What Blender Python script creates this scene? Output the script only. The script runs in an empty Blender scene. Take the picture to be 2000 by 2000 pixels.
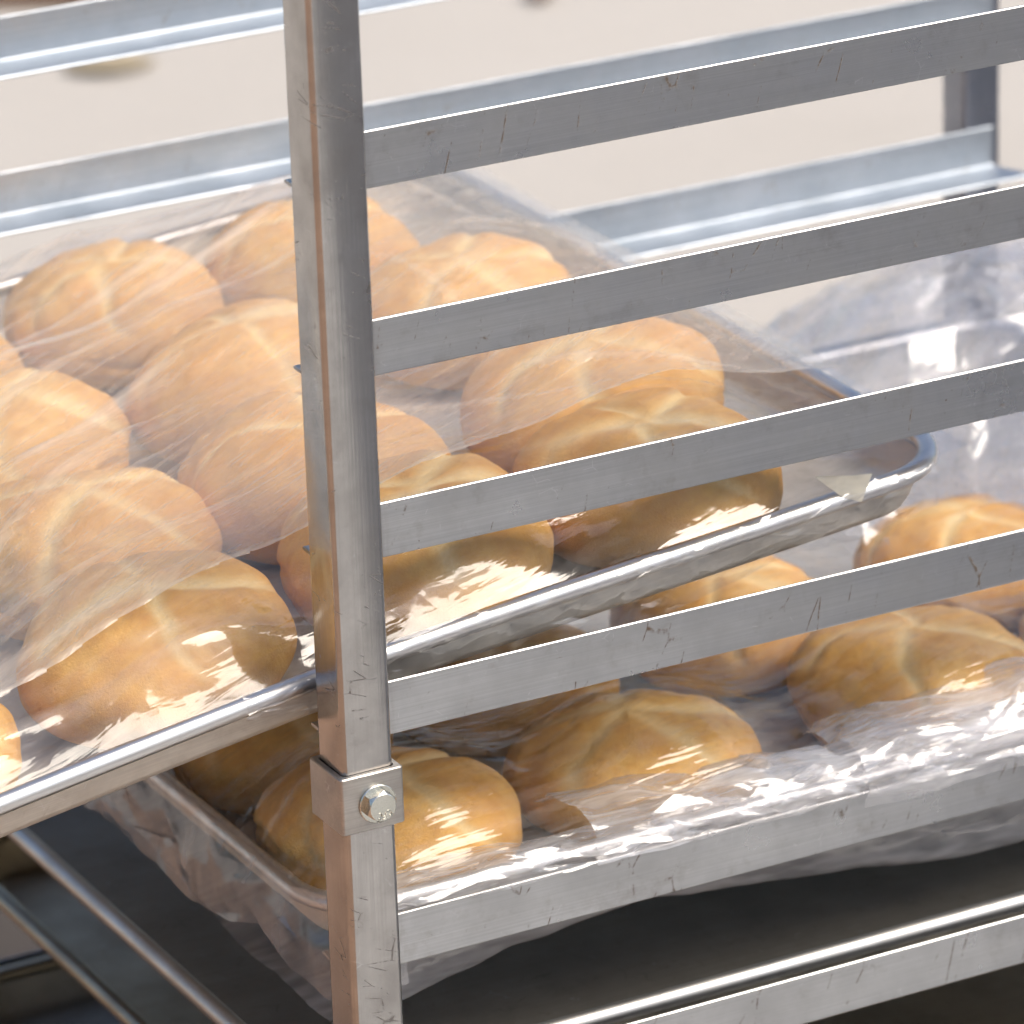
import bpy, bmesh, math, random
import numpy as np
from mathutils import Matrix, Vector

# ------------------------------------------------------------------ basics
U = 0.00113                      # metres per measuring unit (a post is 22.5 units = 25.4 mm wide)
scene = bpy.context.scene
COL = scene.collection

# ------------------------------------------------------------------ camera
CAM = np.array([-797.23, -1654.50, 798.56])
AZ, PITCH, ROLL = 1.131189, 0.375960, -0.050947
FPX, PPX, PPY = 9969.8, 561.6, 1067.3          # for a 2000 px wide picture
def cam_axes():
    d = np.array([math.cos(PITCH)*math.cos(AZ), math.cos(PITCH)*math.sin(AZ), -math.sin(PITCH)])
    r = np.cross(d, [0, 0, 1.0]); r /= np.linalg.norm(r)
    u = np.cross(r, d)
    c, s = math.cos(ROLL), math.sin(ROLL)
    return c*r + s*u, -s*r + c*u, d
cr, cu, cd = cam_axes()
cam = bpy.data.cameras.new("camera")
camo = bpy.data.objects.new("camera", cam); COL.objects.link(camo)
M = Matrix(((cr[0], cu[0], -cd[0], CAM[0]*U), (cr[1], cu[1], -cd[1], CAM[1]*U),
            (cr[2], cu[2], -cd[2], CAM[2]*U), (0, 0, 0, 1)))
camo.matrix_world = M
cam.sensor_width = 36; cam.sensor_fit = 'HORIZONTAL'
cam.lens = 36*FPX/2000
cam.shift_x = (1000-PPX)/2000
cam.shift_y = (PPY-1000)/2000
cam.clip_start = 0.05; cam.clip_end = 400
cam.dof.use_dof = True
cam.dof.focus_distance = float(np.dot(np.array([60, 10, 0])-CAM, cd))*U
cam.dof.aperture_fstop = 11.0
scene.camera = camo

# ------------------------------------------------------------------ sky, sun, exposure
SUN_EL = math.radians(55)
SUN_AZ = math.atan2(0.62, -0.78)                # from +Y towards +X
world = bpy.data.worlds.new("World"); scene.world = world; world.use_nodes = True
wn = world.node_tree.nodes; wl = world.node_tree.links
sky = wn.new("ShaderNodeTexSky"); sky.sky_type = 'NISHITA'; sky.sun_disc = False
sky.sun_elevation = SUN_EL; sky.sun_rotation = SUN_AZ
bg = wn["Background"]; bg.inputs[1].default_value = 0.14
sky.dust_density = 4.0; sky.air_density = 1.0; sky.ozone_density = 1.0
wl.new(sky.outputs[0], bg.inputs[0])
sl = bpy.data.lights.new("sun", 'SUN'); sl.energy = 2.4; sl.angle = math.radians(45); sl.color = (1.0, 0.92, 0.80)
so = bpy.data.objects.new("sun", sl); COL.objects.link(so)
sdir = Vector((math.sin(SUN_AZ)*math.cos(SUN_EL), math.cos(SUN_AZ)*math.cos(SUN_EL), math.sin(SUN_EL)))
so.rotation_euler = sdir.to_track_quat('Z', 'Y').to_euler()
so.location = sdir*3
vs = scene.view_settings
vs.view_transform = 'Standard'; vs.look = 'None'; vs.exposure = 0.50; vs.gamma = 1; vs.use_curve_mapping = False
cy = scene.cycles
cy.use_denoising = True; cy.use_adaptive_sampling = True; cy.adaptive_threshold = 0.05; cy.adaptive_min_samples = 16
cy.max_bounces = 7; cy.transparent_max_bounces = 16; cy.glossy_bounces = 4; cy.diffuse_bounces = 3; cy.transmission_bounces = 4
cy.sample_clamp_indirect = 6; cy.caustics_reflective = False; cy.caustics_refractive = False

# ------------------------------------------------------------------ helpers
def tag(o, label=None, cat=None, group=None, kind=None):
    if label: o["label"] = label
    if cat: o["category"] = cat
    if group: o["group"] = group
    if kind: o["kind"] = kind
    return o

def link(name, me, mats, parent=None, smooth=None):
    o = bpy.data.objects.new(name, me); COL.objects.link(o)
    if mats is not None and len(me.materials) == 0:
        for m in (mats if isinstance(mats, (list, tuple)) else [mats]):
            me.materials.append(m)
    if parent: o.parent = parent
    if smooth is not None:
        me.polygons.foreach_set("use_smooth", [True]*len(me.polygons))
        if smooth < 180:
            me.set_sharp_from_angle(angle=math.radians(smooth))
    return o

def mesh(name, verts, faces):
    me = bpy.data.meshes.new(name)
    v = np.asarray(verts, dtype=float)*U
    me.from_pydata(v.tolist(), [], faces if isinstance(faces, list) else faces.tolist())
    me.update()
    return me

def empty(name, mat4=None):
    o = bpy.data.objects.new(name, None); COL.objects.link(o)
    o.empty_display_size = 0.02
    if mat4 is not None: o.matrix_world = mat4
    return o

def frame(o, yaw=0, tx=0, ty=0):
    c, s = math.cos, math.sin
    y, a, b = map(math.radians, (yaw, tx, ty))
    Rz = np.array([[c(y), -s(y), 0], [s(y), c(y), 0], [0, 0, 1]])
    Rx = np.array([[1, 0, 0], [0, c(a), -s(a)], [0, s(a), c(a)]])
    Ry = np.array([[c(b), 0, s(b)], [0, 1, 0], [-s(b), 0, c(b)]])
    R = Rz@Rx@Ry
    return R, np.array(o, float)
def mat4(fr, local=(0, 0, 0), spin=0.0, scale=1.0, tilt=(0, 0)):
    R, o = fr
    p = (o + R@np.array(local, float))*U
    m = Matrix([list(R[0])+[p[0]], list(R[1])+[p[1]], list(R[2])+[p[2]], [0, 0, 0, 1]])
    return m @ Matrix.Rotation(tilt[0], 4, 'X') @ Matrix.Rotation(tilt[1], 4, 'Y') @ Matrix.Rotation(spin, 4, 'Z') @ Matrix.Diagonal((scale, scale, scale, 1))

def bm_box(bm, x0, x1, y0, y1, z0, z1, bevel=0, seg=2):
    vs_ = [bm.verts.new((x, y, z)) for x in (x0, x1) for y in (y0, y1) for z in (z0, z1)]
    q = [(0, 1, 3, 2), (4, 6, 7, 5), (0, 4, 5, 1), (2, 3, 7, 6), (0, 2, 6, 4), (1, 5, 7, 3)]
    fs = [bm.faces.new([vs_[i] for i in f]) for f in q]
    if bevel:
        es = list({e for f in fs for e in f.edges})
        bmesh.ops.bevel(bm, geom=es, offset=bevel, segments=seg, affect='EDGES', profile=0.6)
def bm_mesh(name, bm):
    bmesh.ops.recalc_face_normals(bm, faces=bm.faces)
    bmesh.ops.scale(bm, vec=(U, U, U), verts=bm.verts)
    me = bpy.data.meshes.new(name); bm.to_mesh(me); bm.free()
    return me

# smooth 2-D value noise
class VNoise:
    def __init__(self, seed): self.t = np.random.RandomState(seed).rand(64, 64)
    def __call__(self, x, y):
        x = np.asarray(x, float); y = np.asarray(y, float)
        xi = np.floor(x).astype(int); yi = np.floor(y).astype(int)
        fx = x-xi; fy = y-yi
        fx = fx*fx*(3-2*fx); fy = fy*fy*(3-2*fy)
        g = lambda a, b: self.t[a % 64, b % 64]
        return ((g(xi, yi)*(1-fx)+g(xi+1, yi)*fx)*(1-fy)+(g(xi, yi+1)*(1-fx)+g(xi+1, yi+1)*fx)*fy)*2-1
def ridged(n, x, y, octv=3):
    s = 0; a = 1.0; tot = 0
    for i in range(octv):
        s = s + a*(1-2*np.abs(n(x*2**i+7.3*i, y*2**i+3.1*i))); tot += a; a *= 0.5
    return s/tot
def facets(x, y, cell, seed, warp=0.35):
    """crumpled sheet: every irregular cell is its own tilted plane, joined along sharp creases"""
    rs = np.random.RandomState(seed)
    out = np.zeros_like(x)
    for k in range(3):
        th = rs.rand(5)*math.pi; ph = rs.rand(5)*50; f = (1/cell)*(1.6**k)
        acc = np.zeros_like(x)
        for t, p in zip(th, ph):
            s = (x*math.cos(t)+y*math.sin(t))*f*(0.6+0.8*rs.rand())+p
            tri = np.abs(((s) % 2)-1)
            acc = np.maximum(acc, tri*(0.5+0.5*rs.rand()))
        out += acc*0.5**k
    return out

# ------------------------------------------------------------------ materials
def nodes(name):
    m = bpy.data.materials.new(name); m.use_nodes = True
    nt = m.node_tree; nt.nodes.clear()
    out = nt.nodes.new("ShaderNodeOutputMaterial")
    return m, nt, out
class NB:
    """small node builder"""
    def __init__(self, nt): self.nt = nt
    def n(self, t, **kw):
        nd = self.nt.nodes.new(t)
        for k, v in kw.items():
            if isinstance(k, str) and hasattr(nd, k): setattr(nd, k, v)
        return nd
    def l(self, a, b): self.nt.links.new(a, b)
    def coord(self, scale=(1, 1, 1), rot=(0, 0, 0), loc=(0, 0, 0)):
        tc = self.n("ShaderNodeTexCoord"); mp = self.n("ShaderNodeMapping")
        mp.inputs['Scale'].default_value = scale; mp.inputs['Rotation'].default_value = rot; mp.inputs['Location'].default_value = loc
        if any(rot):
            m0 = self.n("ShaderNodeMapping"); m0.inputs['Rotation'].default_value = tuple(-r for r in rot); mp.inputs['Rotation'].default_value = (0, 0, 0)
            self.l(tc.outputs['Object'], m0.inputs['Vector']); self.l(m0.outputs[0], mp.inputs['Vector'])
        else: self.l(tc.outputs['Object'], mp.inputs['Vector'])
        return mp.outputs[0]
    def noise(self, vec, scale=5, detail=4, rough=0.55, dist=0):
        nd = self.n("ShaderNodeTexNoise"); nd.inputs['Scale'].default_value = scale
        nd.inputs['Detail'].default_value = detail; nd.inputs['Roughness'].default_value = rough; nd.inputs['Distortion'].default_value = dist
        self.l(vec, nd.inputs['Vector']); return nd.outputs['Fac']
    def voro(self, vec, scale=5, feature='DISTANCE_TO_EDGE'):
        nd = self.n("ShaderNodeTexVoronoi"); nd.feature = feature; nd.inputs['Scale'].default_value = scale
        self.l(vec, nd.inputs['Vector']); return nd.outputs['Distance']
    def rng(self, v, a, b, c=0.0, d=1.0, smooth=False):
        nd = self.n("ShaderNodeMapRange"); nd.clamp = True
        if smooth: nd.interpolation_type = 'SMOOTHSTEP'
        for i, x in zip(('From Min', 'From Max', 'To Min', 'To Max'), (a, b, c, d)): nd.inputs[i].default_value = x
        self.l(v, nd.inputs['Value']); return nd.outputs[0]
    def math(self, op, a, b=None):
        nd = self.n("ShaderNodeMath"); nd.operation = op
        for i, x in enumerate((a, b)):
            if x is None: continue
            if isinstance(x, (int, float)): nd.inputs[i].default_value = x
            else: self.l(x, nd.inputs[i])
        return nd.outputs[0]
    def mixc(self, fac, a, b):
        nd = self.n("ShaderNodeMix"); nd.data_type = 'RGBA'
        for i, x in ((0, fac), (6, a), (7, b)):
            if isinstance(x, (int, float)): nd.inputs[i].default_value = x
            elif isinstance(x, tuple): nd.inputs[i].default_value = (*x, 1) if len(x) == 3 else x
            else: self.l(x, nd.inputs[i])
        return nd.outputs[2]
    def bump(self, h, strength=0.3, dist=0.001, normal=None):
        nd = self.n("ShaderNodeBump"); nd.inputs['Strength'].default_value = strength; nd.inputs['Distance'].default_value = dist
        self.l(h, nd.inputs['Height'])
        if normal is not None: self.l(normal, nd.inputs['Normal'])
        return nd.outputs[0]

def metal(name, base=(0.60, 0.60, 0.60), rough=(0.28, 0.45), axis='x', scratches=1.0, dirt=(0.30, 0.25, 0.20), dirt_amt=0.35, bump=0.15, tarnish=(0.42, 0.40, 0.38), coarse=26, grime=False, metallic=1.0):
    m, nt, out = nodes(name); b = NB(nt)
    st = {'x': (6, 900, 900), 'z': (900, 900, 7), 'y': (900, 6, 900)}[axis]
    brush = b.math('ADD', b.math('MULTIPLY', b.noise(b.coord(st), 1.0, 3, 0.6), 0.6), b.math('MULTIPLY', b.noise(b.coord(tuple(x*2.6 for x in st)), 1.0, 2, 0.5), 0.4))
    big = b.noise(b.coord((1, 1, 1)), coarse, 5, 0.6)
    col = b.mixc(b.rng(big, 0.38, 0.68), base, tarnish)
    col = b.mixc(b.rng(brush, 0.38, 0.66, 0, 0.55), col, tuple(x*0.68 for x in base))
    p = b.n("ShaderNodeBsdfPrincipled"); p.inputs['Metallic'].default_value = metallic
    h = brush
    if scratches:
        across = {'x': (75, 60, 17), 'z': (40, 40, 150), 'y': (90, 170, 34)}[axis]
        e = b.voro(b.coord(across, rot=(0.2, 0.35, 0.3)), 1.0)
        line = b.rng(e, 0.008, 0.032, 1, 0)
        msk = b.rng(b.noise(b.coord((1, 1, 1), loc=(3, 1, 2)), 34, 5, 0.75), 0.55, 0.63)
        sc = b.math('MULTIPLY', b.math('MULTIPLY', line, msk), 1.0)
        spots = b.rng(b.noise(b.coord((1, 1, 1), loc=(9, 4, 7)), 330, 3, 0.65), 0.70, 0.76)
        sm = b.math('MULTIPLY', spots, b.rng(b.noise(b.coord((1, 1, 1)), 40, 2), 0.52, 0.6))
        dm = b.math('MULTIPLY', b.math('MAXIMUM', sc, sm), scratches)
        col = b.mixc(dm, col, dirt)
        # bright nicks
        e2 = b.voro(b.coord((120, 120, 120), rot=(0.9, 0.2, 1.1), loc=(1, 2, 3)), 1.0)
        nick = b.math('MULTIPLY', b.rng(e2, 0.0, 0.02, 1, 0), b.rng(b.noise(b.coord((1, 1, 1), loc=(5, 5, 1)), 70, 3, 0.6), 0.62, 0.66))
        col = b.mixc(b.math('MULTIPLY', nick, 0.35), col, (0.85, 0.86, 0.88))
        h = b.math('SUBTRACT', brush, b.math('MULTIPLY', dm, 2.0))
        rg = b.math('ADD', b.rng(big, 0.3, 0.7, rough[0], rough[1]), b.math('MULTIPLY', dm, 0.3))
    else:
        rg = b.rng(big, 0.3, 0.7, rough[0], rough[1])
    if dirt_amt:
        gr = b.noise(b.coord((1, 1, 1), loc=(2, 8, 4)), 60, 6, 0.7)
        col = b.mixc(b.rng(gr, 0.55, 0.8, 0, dirt_amt), col, dirt)
    if grime:
        tc = b.n("ShaderNodeTexCoord"); sx = b.n("ShaderNodeSeparateXYZ"); b.l(tc.outputs['Object'], sx.inputs[0])
        g0 = b.rng(sx.outputs[0], 0.026, 0.042, 1, 0)
        gm = b.math('MULTIPLY', g0, b.rng(b.noise(b.coord((700, 60, 60)), 1.0, 3, 0.6), 0.35, 0.65, 0.1, 0.75))
        col = b.mixc(gm, col, dirt)
    b.l(col, p.inputs['Base Color']); b.l(rg, p.inputs['Roughness'])
    b.l(b.bump(h, bump, 0.0003), p.inputs['Normal'])
    b.l(p.outputs[0], out.inputs[0])
    return m

def film_mat(name, milk=(0.03, 0.2), streak=(14, 160, 160), rot=0.0, wr=0.6, crumple=0.5, cr_scale=70, rough=0.07, tint=(0.97, 0.97, 0.98), white=(0.92, 0.92, 0.94), lo=0.40, hi=0.68, refl=0.30, spec=0.05, bstr=0.5):
    m, nt, out = nodes(name); b = NB(nt)
    v = b.coord(streak, rot=(0, 0, rot))
    s1 = b.noise(v, 1.0, 2, 0.6, 0.5)
    s2 = b.noise(b.coord((streak[0]*2.3, streak[1]*2.7, streak[2]*2.7), rot=(0, 0, rot+0.15), loc=(3, 3, 1)), 1.0, 1, 0.5, 0)
    mk = b.math('ADD', b.math('MULTIPLY', s1, 0.7), b.math('MULTIPLY', s2, 0.3))
    mk = b.rng(mk, lo, hi, milk[0], milk[1])
    hz = b.n("ShaderNodeAttribute"); hz.attribute_name = "haze"
    mk = b.math('MINIMUM', b.math('ADD', mk, hz.outputs['Fac']), 0.95)
    hh = b.math('MULTIPLY', s1, wr)
    if crumple:
        vo = b.voro(b.coord((1, 1.3, 1.3), rot=(0.3, 0.2, rot+0.4)), cr_scale, 'F1')
        hh = b.math('ADD', b.math('MULTIPLY', vo, crumple), hh)
    nrm = b.bump(hh, bstr, 0.0028)
    tr = b.n("ShaderNodeBsdfTransparent"); tr.inputs[0].default_value = (*tint, 1)
    df = b.n("ShaderNodeBsdfDiffuse"); df.inputs[0].default_value = (*white, 1); b.l(nrm, df.inputs['Normal'])
    tl = b.n("ShaderNodeBsdfTranslucent"); tl.inputs[0].default_value = (*white, 1); b.l(nrm, tl.inputs['Normal'])
    mw = b.n("ShaderNodeMixShader"); mw.inputs[0].default_value = 0.55
    b.l(df.outputs[0], mw.inputs[1]); b.l(tl.outputs[0], mw.inputs[2])
    mm = b.n("ShaderNodeMixShader"); b.l(mk, mm.inputs[0]); b.l(tr.outputs[0], mm.inputs[1]); b.l(mw.outputs[0], mm.inputs[2])
    gl = b.n("ShaderNodeBsdfGlossy"); gl.inputs['Roughness'].default_value = rough; gl.inputs[0].default_value = (1, 1, 1, 1); b.l(nrm, gl.inputs['Normal'])
    lw = b.n("ShaderNodeLayerWeight"); lw.inputs[0].default_value = 0.5; b.l(nrm, lw.inputs['Normal'])
    fr = b.math('ADD', b.math('MULTIPLY', b.math('POWER', lw.outputs['Facing'], 4.0), refl), spec)
    fm = b.n("ShaderNodeMixShader"); b.l(fr, fm.inputs[0]); b.l(mm.outputs[0], fm.inputs[1]); b.l(gl.outputs[0], fm.inputs[2])
    b.l(fm.outputs[0], out.inputs[0])
    return m

def crust_mat():
    m, nt, out = nodes("bread_crust"); b = NB(nt)
    oi = b.n("ShaderNodeObjectInfo")
    tc = b.n("ShaderNodeTexCoord"); add = b.n("ShaderNodeVectorMath"); add.operation = 'ADD'
    sc = b.n("ShaderNodeVectorMath"); sc.operation = 'SCALE'; sc.inputs[0].default_value = (3.1, 1.7, 2.3)
    b.l(oi.outputs['Random'], sc.inputs['Scale']); b.l(tc.outputs['Object'], add.inputs[0]); b.l(sc.outputs[0], add.inputs[1])
    v = add.outputs[0]
    big = b.noise(v, 26, 4, 0.55); mid = b.noise(v, 120, 4, 0.6); fine = b.noise(v, 900, 3, 0.6)
    gold = b.mixc(b.rng(big, 0.32, 0.68), (0.80, 0.485, 0.145), (0.66, 0.335, 0.08))
    gold = b.mixc(b.rng(mid, 0.42, 0.70, 0, 0.5), gold, (0.57, 0.25, 0.05))
    gold = b.mixc(b.rng(fine, 0.55, 0.75, 0, 0.35), gold, (0.80, 0.45, 0.13))
    gold = b.mixc(b.math('MULTIPLY', b.rng(oi.outputs['Random'], 0, 1), 0.25), gold, (0.64, 0.30, 0.07))
    at = b.n("ShaderNodeAttribute"); at.attribute_name = "cut"
    cutf = b.math('MULTIPLY', at.outputs['Fac'], b.rng(mid, 0.30, 0.60, 0.75, 1.0))
    cutcol = b.mixc(b.rng(fine, 0.4, 0.7), (0.88, 0.66, 0.32), (0.84, 0.58, 0.24))
    col = b.mixc(cutf, gold, cutcol)
    p = b.n("ShaderNodeBsdfPrincipled")
    b.l(col, p.inputs['Base Color']); p.inputs['Roughness'].default_value = 0.7
    p.inputs['Specular IOR Level'].default_value = 0.2
    
    hh = b.math('ADD', b.math('MULTIPLY', fine, 0.6), mid)
    b.l(b.bump(hh, 0.55, 0.0013), p.inputs['Normal'])
    b.l(p.outputs[0], out.inputs[0]); return m

def stone_mat(name, c1, c2, scale, spots=0.3):
    m, nt, out = nodes(name); b = NB(nt)
    n1 = b.noise(b.coord(), scale, 6, 0.6); n2 = b.noise(b.coord(), scale*30, 4, 0.6); n3 = b.noise(b.coord(loc=(7, 2, 0)), scale*2.5, 3, 0.5)
    col = b.mixc(b.rng(n1, 0.35, 0.65), c1, c2)
    col = b.mixc(b.rng(n2, 0.55, 0.8, 0, spots), col, tuple(x*0.6 for x in c2))
    col = b.mixc(b.rng(n3, 0.66, 0.74, 0, 0.35), col, tuple(x*0.7 for x in c2))
    p = b.n("ShaderNodeBsdfPrincipled"); p.inputs['Roughness'].default_value = 0.85
    b.l(col, p.inputs['Base Color']); b.l(b.bump(n2, 0.3, 0.002), p.inputs['Normal']); b.l(p.outputs[0], out.inputs[0]); return m

def wood_mat():
    m, nt, out = nodes("brown_wood"); b = NB(nt)
    n1 = b.noise(b.coord((10, 10, 120)), 1, 4, 0.6)
    p = b.n("ShaderNodeBsdfPrincipled"); p.inputs['Roughness'].default_value = 0.6
    b.l(b.mixc(b.rng(n1, 0.35, 0.65), (0.20, 0.12, 0.07), (0.11, 0.065, 0.04)), p.inputs['Base Color']); b.l(p.outputs[0], out.inputs[0]); return m

M_SLIDE = metal("slide_aluminium", base=(0.52, 0.53, 0.54), rough=(0.26, 0.38), axis='x', scratches=1.0, tarnish=(0.42, 0.425, 0.43), grime=True, dirt=(0.17, 0.13, 0.10))
M_SHADETONE = metal("shade_toned_aluminium", base=(0.30, 0.32, 0.37), rough=(0.25, 0.36), axis='z', scratches=0.4, tarnish=(0.22, 0.24, 0.28), dirt_amt=0.2)  # dark blue-grey tone paints reflections and shade on rear posts, low runners
M_FARSLIDE_SKYTINT = metal("dull_skytint_aluminium", base=(0.45, 0.49, 0.54), rough=(0.40, 0.54), axis='x', scratches=0.4, tarnish=(0.37, 0.415, 0.465), dirt_amt=0.15)  # blue-grey tone paints sky reflection onto the far runners
M_SHADERIM = metal("shade_toned_rim", base=(0.36, 0.32, 0.25), rough=(0.32, 0.45), axis='y', scratches=0.2, tarnish=(0.28, 0.24, 0.19), dirt_amt=0.3, bump=0.08)  # dark warm tone paints shade onto the lower pan rims
M_MIDRIM = metal("half_shade_rim", base=(0.56, 0.56, 0.56), rough=(0.36, 0.48), axis='x', scratches=0.2, tarnish=(0.46, 0.45, 0.43), dirt_amt=0.25, bump=0.08)  # rim darkened in colour to stand in for dimmer reflections
M_POST = metal("post_aluminium", base=(0.50, 0.485, 0.465), rough=(0.13, 0.24), axis='z', scratches=0.7, tarnish=(0.35, 0.335, 0.32), dirt=(0.14, 0.12, 0.11), coarse=34)
M_COLLAR = metal("collar_aluminium", base=(0.48, 0.46, 0.43), rough=(0.34, 0.5), axis='x', scratches=0.8, tarnish=(0.38, 0.355, 0.33), coarse=60)
M_BOLT = metal("zinc_bolt", base=(0.62, 0.62, 0.56), rough=(0.16, 0.28), axis='y', scratches=0, dirt_amt=0.25, tarnish=(0.50, 0.50, 0.44), bump=0.05)
M_STAMP = metal("stamped_letters", base=(0.90, 0.88, 0.78), rough=(0.2, 0.3), axis='y', scratches=0, dirt_amt=0.0, tarnish=(0.85, 0.83, 0.74), bump=0.02)
M_PAN = metal("pan_aluminium", metallic=0.35, base=(0.70, 0.66, 0.58), rough=(0.42, 0.58), axis='x', scratches=0.3, tarnish=(0.50, 0.46, 0.40), dirt=(0.30, 0.24, 0.18), dirt_amt=0.4, bump=0.08)
M_WARMREFL_PAN = metal("warm_reflect_pan", metallic=0.85, base=(0.46, 0.38, 0.27), rough=(0.36, 0.48), axis='x', scratches=0.2, tarnish=(0.36, 0.29, 0.20), dirt=(0.16, 0.12, 0.08), dirt_amt=0.3, bump=0.06)  # brown tint stands in for warm reflections in this pan
M_RIM = metal("pan_rim_aluminium", base=(0.66, 0.66, 0.66), rough=(0.26, 0.38), axis='x', scratches=0.25, tarnish=(0.62, 0.60, 0.58), dirt_amt=0.2, bump=0.08)
M_DARKPAN = metal("dark_toned_pan", metallic=0.6, base=(0.30, 0.275, 0.235), rough=(0.45, 0.58), axis='x', scratches=0.3, tarnish=(0.25, 0.23, 0.20), dirt=(0.08, 0.07, 0.06), dirt_amt=0.3, bump=0.08)  # dark pan metal; warm tint stands in for missing brown reflections
M_FILM = film_mat("clear_film", milk=(0.0, 0.08), streak=(8, 150, 150), rot=0.22, wr=0.35, crumple=0.22, cr_scale=70, spec=0.075, rough=0.10, white=(0.92, 0.90, 0.87))
M_FILM2 = film_mat("hazy_film", milk=(0.13, 0.35), streak=(6, 170, 170), rot=0.36, wr=0.6, crumple=0, rough=0.19, spec=0.045, white=(0.93, 0.88, 0.80), lo=0.36, hi=0.66)
M_BAG = film_mat("bag_film", spec=0.05, milk=(0.02, 0.20), streak=(6, 130, 130), rot=0.10, wr=0.7, crumple=0.5, cr_scale=50, rough=0.08)
M_BUNCH = film_mat("bunched_film", spec=0.10, milk=(0.16, 0.62), streak=(9, 120, 120), rot=-0.1, wr=1.0, crumple=0.9, cr_scale=70, rough=0.10)
M_SKIRT = film_mat("hanging_film", spec=0.08, milk=(0.08, 0.38), streak=(40, 40, 12), rot=0.2, wr=0.8, crumple=0.6, cr_scale=45, rough=0.12)
M_WRAP = film_mat("rim_film", spec=0.09, milk=(0.0, 0.16), streak=(30, 60, 60), rot=0.2, wr=0.5, crumple=0.4, cr_scale=60, rough=0.10)
M_UNDER = film_mat("slack_film", milk=(0.35, 0.75), streak=(12, 60, 60), rot=0.2, wr=0.8, crumple=0.4, cr_scale=45, rough=0.15)
M_CRUST = crust_mat()
M_CONC = stone_mat("pale_concrete", (0.435, 0.405, 0.365), (0.405, 0.375, 0.335), 1.2, 0.15)
M_GREYREFL = stone_mat("grey_reflect_strip", (0.46, 0.45, 0.43), (0.42, 0.41, 0.39), 1.5, 0.2)
M_DARKREFL = stone_mat("dark_reflect_ground", (0.13, 0.135, 0.15), (0.11, 0.115, 0.13), 3.0, 0.3)
M_TERRA = stone_mat("terracotta", (0.37, 0.235, 0.155), (0.33, 0.20, 0.13), 2.0, 0.2)
M_SHADEFLOOR = stone_mat("shade_brown_floor", (0.065, 0.052, 0.042), (0.055, 0.044, 0.036), 2.0, 0.2)  # floor tone darkened to paint the shade behind the rack
M_WOOD = wood_mat()

# ------------------------------------------------------------------ setting: ground
GZ = -560.0
def sheet(name, x0, x1, y0, y1, z, m):
    me = mesh(name, [(x0, y0, z), (x1, y0, z), (x1, y1, z), (x0, y1, z)], [(0, 1, 2, 3)])
    return tag(link(name, me, m), kind="structure")
sheet("pavement", -40000, 40000, -30000, 60000, GZ, M_CONC)
sheet("grey_reflect_ground", -30, 800, -30000, -60, GZ+4, M_GREYREFL)  # unseen grey strip added so the runners reflect neutral grey
sheet("dark_reflect_ground", 804, 30000, -30000, -60, GZ+4, M_DARKREFL)  # unseen dark strip added to grade the runners' reflections
sheet("terracotta_floor", -5000, -34, -4000, 1380, GZ+4, M_TERRA)
sheet("shade_toned_floor", -30, 1000, -56, 1380, GZ+4, M_SHADEFLOOR)  # dark sheet stands in for shaded floor under and behind the rack

# ------------------------------------------------------------------ the rack
PW = 22.47; H = 23.1; W = 511.0; LX = 627.1
rack = tag(empty("pan_rack", Matrix.Translation((0, 0, GZ*U))), "open aluminium bakery rack with angled runners and a bolted corner post", "rack")
def rackpart(name, me, m, smooth=None, parent=None):
    o = link(name, me, m, None, smooth)
    o.parent = parent or rack
    o.matrix_parent_inverse = Matrix.Identity(4)
    off = GZ*U if parent is None else 0
    o.location = (0, 0, -off)
    return o
def post(x0, y0, z0, z1):
    bm = bmesh.new()
    # square tube with rounded corners, open top
    r = 2.4; n = 5; ring = []
    for cx, cy_, a0 in ((x0+PW-r, y0+r, -90), (x0+PW-r, y0+PW-r, 0), (x0+r, y0+PW-r, 90), (x0+r, y0+r, 180)):
        for i in range(n):
            a = math.radians(a0+90*i/(n-1)); ring.append((cx+r*math.cos(a), cy_+r*math.sin(a)))
    zs = [z0, z1]
    vv = [[bm.verts.new((x, y, z)) for x, y in ring] for z in zs]
    N = len(ring)
    for i in range(N):
        bm.faces.new((vv[0][i], vv[0][(i+1) % N], vv[1][(i+1) % N], vv[1][i]))
    bm.faces.new(vv[0][::-1]); bm.faces.new(vv[1])
    return bm_mesh("post", bm)
ZTOP = 335
for (x0, y0) in ((0, 0), (LX, 0), (0, W+2.2), (LX, W+2.2)):
    rackpart("post", post(x0, y0, GZ+4.5, ZTOP), M_SHADETONE if x0 > 0 else M_POST, smooth=35)

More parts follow.
